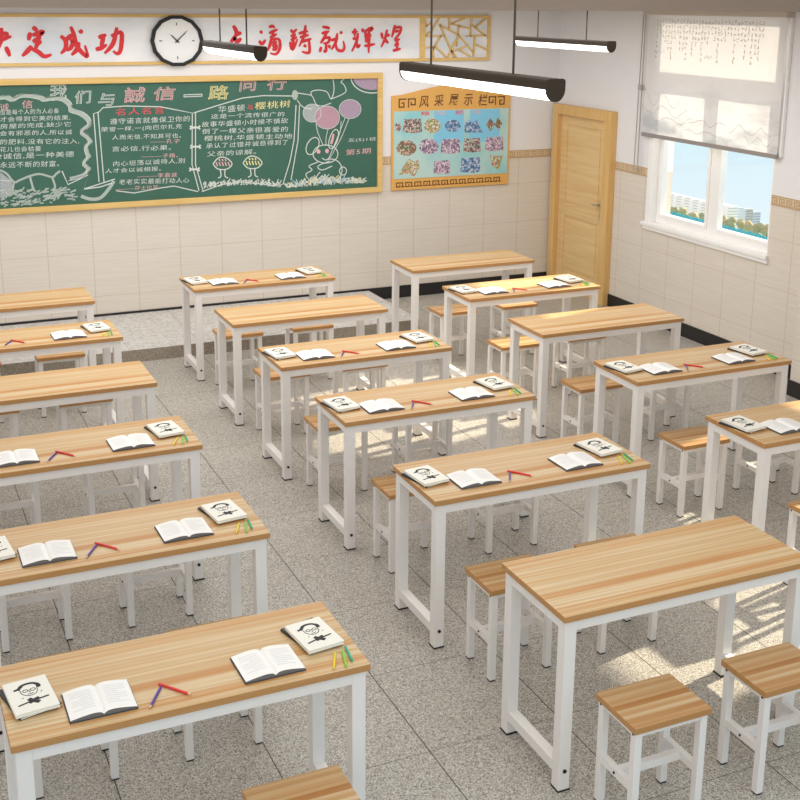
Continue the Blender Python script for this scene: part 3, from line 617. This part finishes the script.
for x0, sg in ((QX0+.07, 1), (QX1-.07, -1)):
    bm = new(); z0 = QZ1-.135; t_ = .013
    for r in ((0, .085, .09-t_, .09), (0, t_, 0, .09), (0, .06, 0, t_), (.05, .05+t_, 0, .05), (.03, .06, .04, .04+t_), (.10, .185, .09-t_, .09), (.10, .10+t_, 0, .09), (.172, .185, .02, .09), (.13, .185, .02, .02+t_), (.13, .13+t_, .02, .055)):
        a, b = sorted((x0+sg*r[0], x0+sg*r[1])); box(bm, a, b, YQ-.002, YQ, z0+r[2], z0+r[3])
    wput(nb, 'corner_key', bm, M['b_key'])
for i, ch in enumerate('风采展示栏'):
    bm = new(); text_bm(bm, ch, (QX0+.29+i*.165, YQ, QZ1-.145+.016*math.sin(math.pi*(i+.5)/5)), .105, .115, .002, .012, .15); wput(nb, 'heading_character', bm, M['b_key'])
def wq(u, v): p = hit(380+u/5.714, 80+v/5.714, 1, YQ); return p[0], p[2]
for i, (u, v, wd, hh, kind, mi) in enumerate(((185, 262, 110, 84, 'r', 0), (298, 262, 95, 84, 'e', 3), (415, 262, 90, 70, 'e', 2), (535, 262, 105, 75, 'm', 2), (630, 255, 50, 76, 'd', 1), (675, 250, 46, 76, 'd', 1), (150, 388, 115, 90, 'e', 1), (278, 380, 112, 90, 'e', 4), (402, 378, 112, 88, 'r', 4), (525, 372, 100, 84, 'r', 0), (652, 365, 105, 84, 'r', 4), (180, 500, 150, 110, 'f', 3), (352, 498, 95, 80, 'r', 4), (515, 486, 115, 90, 'o', 2), (655, 478, 90, 90, 'v', 3), (102, 268, 36, 50, 'e', 0))):
    if kind == 'e': o_ = circ(u, v, wd/2, hh/2, n=20)[:-1]
    elif kind == 'd': o_ = [(u-wd/2, v), (u, v-hh/2), (u+wd/2, v), (u, v+hh/2)]
    elif kind == 'm': o_ = [(u-wd/2, v+hh/2), (u-wd/2, v-hh*.2), (u-wd*.3, v-hh/2), (u-wd*.1, v-hh*.2), (u+wd*.15, v-hh*.5), (u+wd*.3, v), (u+wd/2, v+hh/2)]
    elif kind == 'v': o_ = [(u-wd*.3, v-hh/2), (u+wd*.5, v-hh/2), (u+wd*.25, v+hh*.4), (u-wd*.2, v+hh*.1)]
    elif kind == 'f': o_ = [(u-wd/2, v+hh*.4), (u-wd*.3, v-hh*.1), (u-wd*.1, v-hh*.45), (u+wd*.1, v-hh*.3), (u+wd*.25, v-hh*.4), (u+wd*.3, v), (u+wd*.1, v+hh*.45), (u-wd*.2, v+hh*.3)]
    else: o_ = [(u-wd/2, v+hh*.42), (u-wd/2+6, v-hh/2+5), (u+wd/2-4, v-hh/2), (u+wd/2, v+hh*.42), (u, v+hh/2)]
    bm = new(); prism(bm, [(wq(*q)[0], YQ-.003, wq(*q)[1]) for q in o_], (0, -.0014, 0)); wput(nb, 'photo', bm, PIC[mi])
for i, (u, v) in enumerate(((262, 190), (358, 188), (458, 184), (560, 180))):
    bm = new(); text_bm(bm, ('校园', '风光', '我们', '成长')[i], (wq(u-28, v)[0], YQ-.003, wq(u, v+12)[1]), .085, .04, .001, .02); wput(nb, 'caption', bm, CH['r'] if i % 2 == 0 else CH['p'])

# ---- wall clock
ck = thing('wall_clock', 'round white wall clock with thick black faceted rim above chalkboard', 'clock', (.548, YW, 2.580))
def ring(bm, r0, r1, y0, y1, n, ph=0):
    P = [[bm.verts.new((r*math.sin(2*math.pi*(i+ph)/n)*1.06, y, r*math.cos(2*math.pi*(i+ph)/n))) for i in range(n)] for r, y in ((r1, y0), (r1, y1), (r0, y1), (r0, y0))]
    for a in range(4):
        for i in range(n): bm.faces.new((P[a][i], P[a][(i+1) % n], P[(a+1) % 4][(i+1) % n], P[(a+1) % 4][i]))
bm = new(); ring(bm, (.196), .227, -.032, -.060, 14, .5); obj('rim', bm, M['ink'], ck, .003)
bm = new(); prism(bm, [((.206*1.06)*math.sin(2*math.pi*i/28), -.032, .206*math.cos(2*math.pi*i/28)) for i in range(28)], (0, -.012, 0)); obj('face', bm, M['clockface'], ck)
bm = new()
for i in range(0, 12, 3):
    a = math.radians(30*i); R = Matrix.Rotation(a, 3, 'Y'); box(bm, -.004, .004, -.0462, -.044, .135, .160, R)
obj('hour_mark', bm, M['ink'], ck)
bm = new()
for i in range(60):
    if i % 15: R = Matrix.Rotation(math.radians(6*i), 3, 'Y'); box(bm, -.0009, .0009, -.0455, -.044, .16, .168 if i % 5 else .173, R)
obj('minute_mark', bm, M['print_'], ck)
for nm, a, l, wd in (('hour_hand', -46, .085, .011), ('minute_hand', 47, .135, .009)):
    bm = new(); R = Matrix.Rotation(math.radians(a), 3, 'Y')
    prism(bm, [R@Vector(p) for p in ((-wd/2, -.050, -.022), (wd/2, -.050, -.022), (wd/2.5, -.050, l*.7), (0, -.050, l), (-wd/2.5, -.050, l*.7))], (0, -.003, 0)); obj(nm, bm, M['ink'], ck)
bm = new(); tube(bm, (0, -.044, 0), (0, -.057, 0), .010, 12); obj('hub', bm, M['ink'], ck)
bm = new(); tube(bm, (0, 0, 0), (0, -.032, 0), .12, 24); obj('clock_back', bm, M['ink'], ck)

# ------------------------------------------------------------------ pendant lamps
def lamp(x, y0, y1, z, zc, rods, label):
    t = thing('pendant_lamp', label, 'lamp', (x, (y0+y1)/2, z), 0, 'linear pendant lamps'); L = (y1-y0)/2
    R = .033
    up = [(R, -.010), (R, .015), (R*.9, .021), (R*.7, .023), (-R*.7, .023), (-R*.9, .021), (-R, .015), (-R, -.010)]
    bm = new(); prism(bm, [(px, -L, pz) for px, pz in up], (0, 2*L, 0)); obj('housing', bm, M['bronze'], t)
    low = [(-R*.97*math.cos(math.pi*i/12)*(1-.12*math.sin(math.pi*i/12)), -.0105-.036*math.sin(math.pi*i/12)**.9) for i in range(1, 12)]
    dn = [(-R*.97, -.0105)]+low+[(R*.97, -.0105)]
    bm = new(); prism(bm, [(px, -L+.002, pz) for px, pz in dn], (0, 2*L-.004, 0)); obj('diffuser', bm, M['diffuser'], t)
    full = up+[(x*1.03, z*1.02) for x, z in low]
    for s in (-1, 1):
        bm = new(); prism(bm, [(px*1.03, s*L, pz*1.03) for px, pz in full], (0, s*.008, 0)); obj('end_cap', bm, M['bronze'], t)
    for ry in rods:
        bm = new(); tube(bm, (0, ry-(y0+y1)/2, .022), (0, ry-(y0+y1)/2, zc-z), .0042, 8); obj('hanging_rod', bm, M['cord'], t)
lamp(-.106, .045, 1.15, 2.680, 3.15, (.31, .94), 'largest pendant lamp, nearest, hanging in front of the notice board')
lamp(2.282, 3.29, 4.46, 2.680, 2.895, (3.58, 4.20), 'pendant lamp hanging between the lattice panel and the window blind')
lamp(-.307, 2.425, 3.36, 2.696, 2.895, (2.64, 3.12), 'pendant lamp hanging in front of the slogan banner beside the clock')

# ------------------------------------------------------------------ desks and stools
DW, DD, DH = 1.174, .479, .75
def make_desk():
    t = thing('classroom_desk', '', 'desk', (0, 0, 0), 0, 'classroom desks')
    bm = new(); box(bm, 0, DW, 0, DD, DH-.026, DH); obj('tabletop', bm, [M['top'], M['edge']], t, .0025)
    for p in bpy.data.meshes[t.name and 'tabletop'].polygons:
        if abs(p.normal.z) < .5: p.material_index = 1
    i, s = .013, .05
    xs = ((i, i+s), (DW-i-s, DW-i)); ys = ((i, i+s), (DD-i-s, DD-i))
    for a in xs:
        for b in ys:
            bm = new(); box(bm, a[0], a[1], b[0], b[1], .006, DH-.026); l = obj('leg', bm, M['white'], t, .002)
            bm = new(); box(bm, a[0]-.002, a[1]+.002, b[0]-.002, b[1]+.002, 0, .007); obj('foot_pad', bm, M['foot'], l)
    bm = new()
    for b in ((i+.001, i+.03), (DD-i-.03, DD-i-.001)): box(bm, xs[0][1], xs[1][0], b[0], b[1], DH-.071, DH-.026)
    for a in ((i+.001, i+.03), (DW-i-.03, DW-i-.001)): box(bm, a[0], a[1], ys[0][1], ys[1][0], DH-.071, DH-.026)
    obj('apron', bm, M['white'], t)
    for a in xs:
        bm = new(); box(bm, a[0]+.003, a[1]-.003, ys[0][1], ys[1][0], .065, .11); obj('foot_rail', bm, M['white'], t, .002)
    for a in xs:
        bm = new(); cx = (a[0]+a[1])/2; tube(bm, (cx, i+.001, .088), (cx, i-.005, .088), .008, 10); obj('bolt', bm, M['bolt'], t)
    return t
SW, SD, SH = .335, .255, .45
def make_stool():
    t = thing('wooden_stool', '', 'stool', (0, 0, 0), 0, 'stools at the desks')
    bm = new(); box(bm, 0, SW, 0, SD, SH-.025, SH); s_ = obj('seat', bm, [M['seat'], M['edge']], t, .002)
    for p in s_.data.polygons:
        if abs(p.normal.z) < .5: p.material_index = 1
    i, s = .010, .030; xs = ((i, i+s), (SW-i-s, SW-i)); ys = ((i, i+s), (SD-i-s, SD-i))
    for a in xs:
        for b in ys:
            bm = new(); box(bm, a[0], a[1], b[0], b[1], .006, SH-.025); l = obj('leg', bm, M['white'], t, .0015)
            bm = new(); box(bm, a[0]+.0005, a[1]-.0005, b[0]+.0005, b[1]-.0005, 0, .006); obj('foot_pad', bm, M['foot'], l)
    bm = new()
    for b in ys: box(bm, xs[0][1], xs[1][0], b[0]+.004, b[1]-.004, SH-.047, SH-.025)
    for a in xs: box(bm, a[0]+.004, a[1]-.004, ys[0][1], ys[1][0], SH-.047, SH-.025)
    obj('seat_frame', bm, M['white'], t)
    for a in xs:
        bm = new(); box(bm, a[0]+.002, a[1]-.002, ys[0][1], ys[1][0], .175, .205); obj('side_rail', bm, M['white'], t)
    bm = new(); box(bm, xs[0][1]-.003, xs[1][0]+.003, SD/2-.014, SD/2+.014, .174, .206); obj('stretcher', bm, M['white'], t)
    bm = new()
    for x, sg in ((i, -1), (SW-i, 1)):
        tube(bm, (x+sg*-.004, SD/2, .19), (x+sg*.002, SD/2, .19), .005, 8)
        for b in ys: tube(bm, (x-sg*.004, sum(b)/2, SH-.036), (x+sg*.002, sum(b)/2, SH-.036), .005, 8)
    obj('bolt', bm, M['bolt'], t)
    return t

# ---- desk-top objects
BT, BU = .013, .009
def make_portrait_book():
    t = thing('picture_book', '', 'book', (0, 0, 0), 0, 'picture books topping the stacks'); w_, h_ = .137, .194
    bm = new(); box(bm, -w_/2, w_/2, -h_/2, h_/2, BT-.002, BT); box(bm, -w_/2, w_/2, -h_/2, h_/2, 0, .002); box(bm, -w_/2, -w_/2+.003, -h_/2, h_/2, .002, BT-.002)
    obj('cover', bm, M['cover'], t)
    bm = new(); box(bm, -w_/2+.003, w_/2-.003, -h_/2+.003, h_/2-.003, .002, BT-.002); obj('page_block', bm, M['cover'], t)
    bm = new()
    def inkline(pts, wd, closed=False):
        n0 = len(bm.verts); q = smooth_line(pts, 4, closed); ribbon(bm, q, wd, 0, .0008); bm.verts.ensure_lookup_table()
        for v in bm.verts[n0:]: v.co = Vector((v.co.x, v.co.z, BT-v.co.y))
    K = lambda pts: [(x*.001, y*.001) for x, y in pts]
    inkline(K([(-30, 38), (-20, 58), (0, 66), (22, 62), (32, 46), (30, 30)]), .010); inkline(K([(-44, 42), (-30, 46), (-16, 56)]), .009); inkline(K([(30, 56), (36, 44), (34, 32)]), .010)
    inkline(K([(-26, 34), (-24, 12), (-10, -4), (6, -6), (22, 6), (27, 30)]), .0022)
    for cx in (-11, 13): inkline(K([(cx+8*math.cos(a*.785), 26+7*math.sin(a*.785)) for a in range(8)]), .0022, True)
    inkline(K([(-3, 26), (5, 26)]), .002); inkline(K([(0, 20), (3, 14), (-1, 13)]), .0018); inkline(K([(-8, 5), (1, 2), (10, 6)]), .0025)
    inkline(K([(-50, -52), (-28, -46), (0, -40), (26, -36), (50, -32)]), .0065); inkline(K([(-12, -24), (-2, -38), (16, -56)]), .016); inkline(K([(-16, -48), (2, -38), (20, -30)]), .015)
    inkline(K([(34, 4), (36, 2)]), .006); inkline(K([(-28, -12), (-26, -14)]), .006)
    obj('cover_drawing', bm, M['ink'], t); return t
def make_under_book():
    t = thing('closed_book', '', 'book', (0, 0, 0), 0, 'dark books under the picture books'); w_, h_ = .137, .194
    bm = new(); box(bm, -w_/2, w_/2, -h_/2, h_/2, BU-.0025, BU); box(bm, -w_/2, w_/2, -h_/2, h_/2, 0, .0025); box(bm, -w_/2, -w_/2+.004, -h_/2, h_/2, .0025, BU-.0025); obj('cover', bm, M['dark'], t)
    bm = new(); box(bm, -w_/2+.004, w_/2-.001, -h_/2-.0005, h_/2-.002, .0025, BU-.0025); obj('page_block', bm, M['cover'], t); return t
def make_open_book():
    t = thing('open_book', '', 'book', (0, 0, 0), 0, 'open books on the desks'); w_, h_ = .104, .168
    bm = new(); box(bm, -w_-.003, w_+.003, -h_/2-.003, h_/2+.003, 0, .003); obj('cover', bm, M['greyedge'], t, .001)
    prof = [(0, .0085), (.012, .0165), (.035, .0185), (.070, .0145), (w_, .0085)]
    for s in (-1, 1):
        q = smooth_line(prof, 4); bm = new()
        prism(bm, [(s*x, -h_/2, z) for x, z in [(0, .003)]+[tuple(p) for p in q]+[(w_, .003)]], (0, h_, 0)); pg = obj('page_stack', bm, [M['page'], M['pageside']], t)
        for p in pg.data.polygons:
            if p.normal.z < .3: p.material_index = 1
        bm = new(); zq = lambda x: float(np.interp(x, [p[0] for p in q], [p[1] for p in q]))+.0004
        for k in range(9):
            y = .055-k*.0125; xe = .088 if k % 4 != 3 else .06
            pts = [(.02+(xe-.02)*j/6) for j in range(7)]
            for x0, x1 in zip(pts, pts[1:]):
                v = [bm.verts.new((s*x, yy, zq(x))) for x, yy in ((x0, y), (x1, y), (x1, y+.003), (x0, y+.003))]; bm.faces.new(v)
        obj('printed_lines', bm, M['print_'], pg)
    return t
def make_pencil(nm, mat, group, L=.136):
    t = thing(nm, '', 'pencil', (0, 0, 0), 0, group); r = .0046
    bm = new(); tube(bm, (-L/2, 0, r), (L/2-.016, 0, r), r, 6); obj('barrel', bm, mat, t)
    bm = new(); tube(bm, (L/2-.016, 0, r), (L/2-.004, 0, r), r*.97, 6, .0013); p = obj('sharpened_tip', bm, M['tipw'], t)
    bm = new(); tube(bm, (L/2-.004, 0, r), (L/2, 0, r), .0013, 6, .0004); obj('lead', bm, mat, p); return t
def make_crayon(nm, mat, group, L=.100):
    t = thing(nm, '', 'crayon', (0, 0, 0), 0, group); r = .0044
    bm = new(); tube(bm, (-L/2, 0, r), (L/2-.012, 0, r), r, 10); obj('stick', bm, mat, t)
    bm = new(); tube(bm, (L/2-.012, 0, r), (L/2, 0, r), r*.85, 10, r*.35); obj('tip', bm, mat, t); return t

PROTO = dict(desk=make_desk(), stool=make_stool(), portrait=make_portrait_book(), under=make_under_book(), openb=make_open_book(),
             red=make_pencil('pencil', M['pred'], 'red pencils'), blue=make_pencil('pencil', M['pblue'], 'violet pencils', .122),
             yel=make_crayon('crayon', M['cy'], 'yellow crayons'), lime=make_crayon('crayon', M['cg'], 'lime crayons', .105), teal=make_crayon('crayon', M['ct'], 'teal crayons'))
bpy.context.view_layer.update()
for r in PROTO.values(): index_kids(r)
used = set()
def seen(pts):
    for p in pts:
        u, v, d_ = proj(p)
        if d_ > .1 and -1 < u < 801 and -1 < v < 801: return True
    return False
def put(kind, x, y, z, rz, label, ext):
    c, s = math.cos(rz), math.sin(rz)
    pts = [(x+a*c-b*s, y+a*s+b*c, z+h) for a in (ext[0], (ext[0]+ext[1])/2, ext[1]) for b in (ext[2], (ext[2]+ext[3])/2, ext[3]) for h in (0, ext[4])]
    if not seen(pts): return None
    o = PROTO[kind] if kind not in used else copy_tree(PROTO[kind])
    used.add(kind); o.location = (x, y, z); o.rotation_euler = (0, 0, rz); o['label'] = label; return o

DESKS = {('left', 0): (-1.853, .150), ('left', 1): (-1.845, 1.267), ('left', 2): (-1.838, 2.386), ('left', 3): (-1.817, 3.478), ('left', 4): (-1.803, 4.541), ('left', 5): (-1.796, 5.608),
         ('middle', 0): (.094, .157), ('middle', 1): (.111, 1.284), ('middle', 2): (.120, 2.404), ('middle', 3): (.121, 3.474), ('middle', 4): (.131, 4.552), ('middle', 5): (.146, 5.658),
         ('right', 1): (1.978, 1.272), ('right', 2): (1.979, 2.383), ('right', 3): (1.992, 3.502), ('right', 4): (1.993, 4.576), ('right', 5): (2.009, 5.641)}
BARE = {('left', 3), ('left', 5), ('middle', 0), ('middle', 4), ('right', 3), ('right', 5)}
ORD = ['nearest', 'second nearest', 'third nearest', 'fourth nearest', 'fifth nearest', 'farthest']
ORDR = {1: 'nearest', 2: 'second nearest', 3: 'third nearest', 4: 'fourth nearest', 5: 'farthest'}
R = math.radians
for (col, k), (x, y) in DESKS.items():
    rank = ORDR[k] if col == 'right' else ORD[k]
    place = '%s desk of the %s column' % (rank, col); bare = (col, k) in BARE
    put('desk', x, y, 0, 0, 'white-framed wooden desk %s, %s in the %s column' % ('with bare top' if bare else 'with books on top', rank, col), (0, DW, 0, DD, DH))
    dy = {('middle', 0): .03}.get((col, k), 0)
    for sx, side in ((.12, 'left'), (.70, 'right')):
        put('stool', x+sx-(.02 if col == 'right' else .010), y-.345+dy+{('left', 0): .018, ('left', 1): -.012, ('left', 3): .05}.get((col, k), 0), 0, 0, '%s of two white-legged wooden stools at the %s' % (side, place), (0, SW, 0, SD, SH))
    if bare: continue
    q = (-.002 if (col, k) == ('left', 0) else .024); z = DH+.0004; x += {'left': .006 if k == 0 else -.002, 'middle': -.006, 'right': -.008}[col]
    ex = (-.071, .071, -.1, .1, .02)
    put('under', x+.080, y+.240+q, z, R(14), 'dark closed book under left picture book, %s' % place, ex)
    put('portrait', x+.084, y+.232+q, z+BU+.0003, R(6), 'left picture book with face drawing topping a stack, %s' % place, ex)
    put('openb', x+.283, y+.136+q, z, R(0), 'left one of two open books on the %s' % place, (-.1, .1, -.08, .08, .02))
    put('red', x+.521, y+.094+q+.01, z, R(-52), 'red pencil on the %s' % place, (-.06, .06, 0, 0, 0))
    put('blue', x+.449, y+.076+q+.006, z, R(-120), 'violet pencil on the %s' % place, (-.06, .06, 0, 0, 0))
    put('openb', x+.845, y+.134+q, z, R(1), 'right one of two open books on the %s' % place, (-.1, .1, -.08, .08, .02))
    put('under', x+1.045, y+.250+q, z, R(14), 'dark closed book under right picture book, %s' % place, ex)
    put('portrait', x+1.047, y+.230+q, z+BU+.0003, R(7), 'right picture book with face drawing topping a stack, %s' % place, ex)
    put('yel', x+1.058, y+.060+q, z, R(-114), 'yellow crayon on the %s' % place, (-.05, .05, 0, 0, 0))
    put('lime', x+1.094, y+.058+q, z, R(-104), 'lime green crayon on the %s' % place, (-.05, .05, 0, 0, 0))
    put('teal', x+1.120, y+.082+q, z, R(-97), 'teal green crayon on the %s' % place, (-.05, .05, 0, 0, 0))
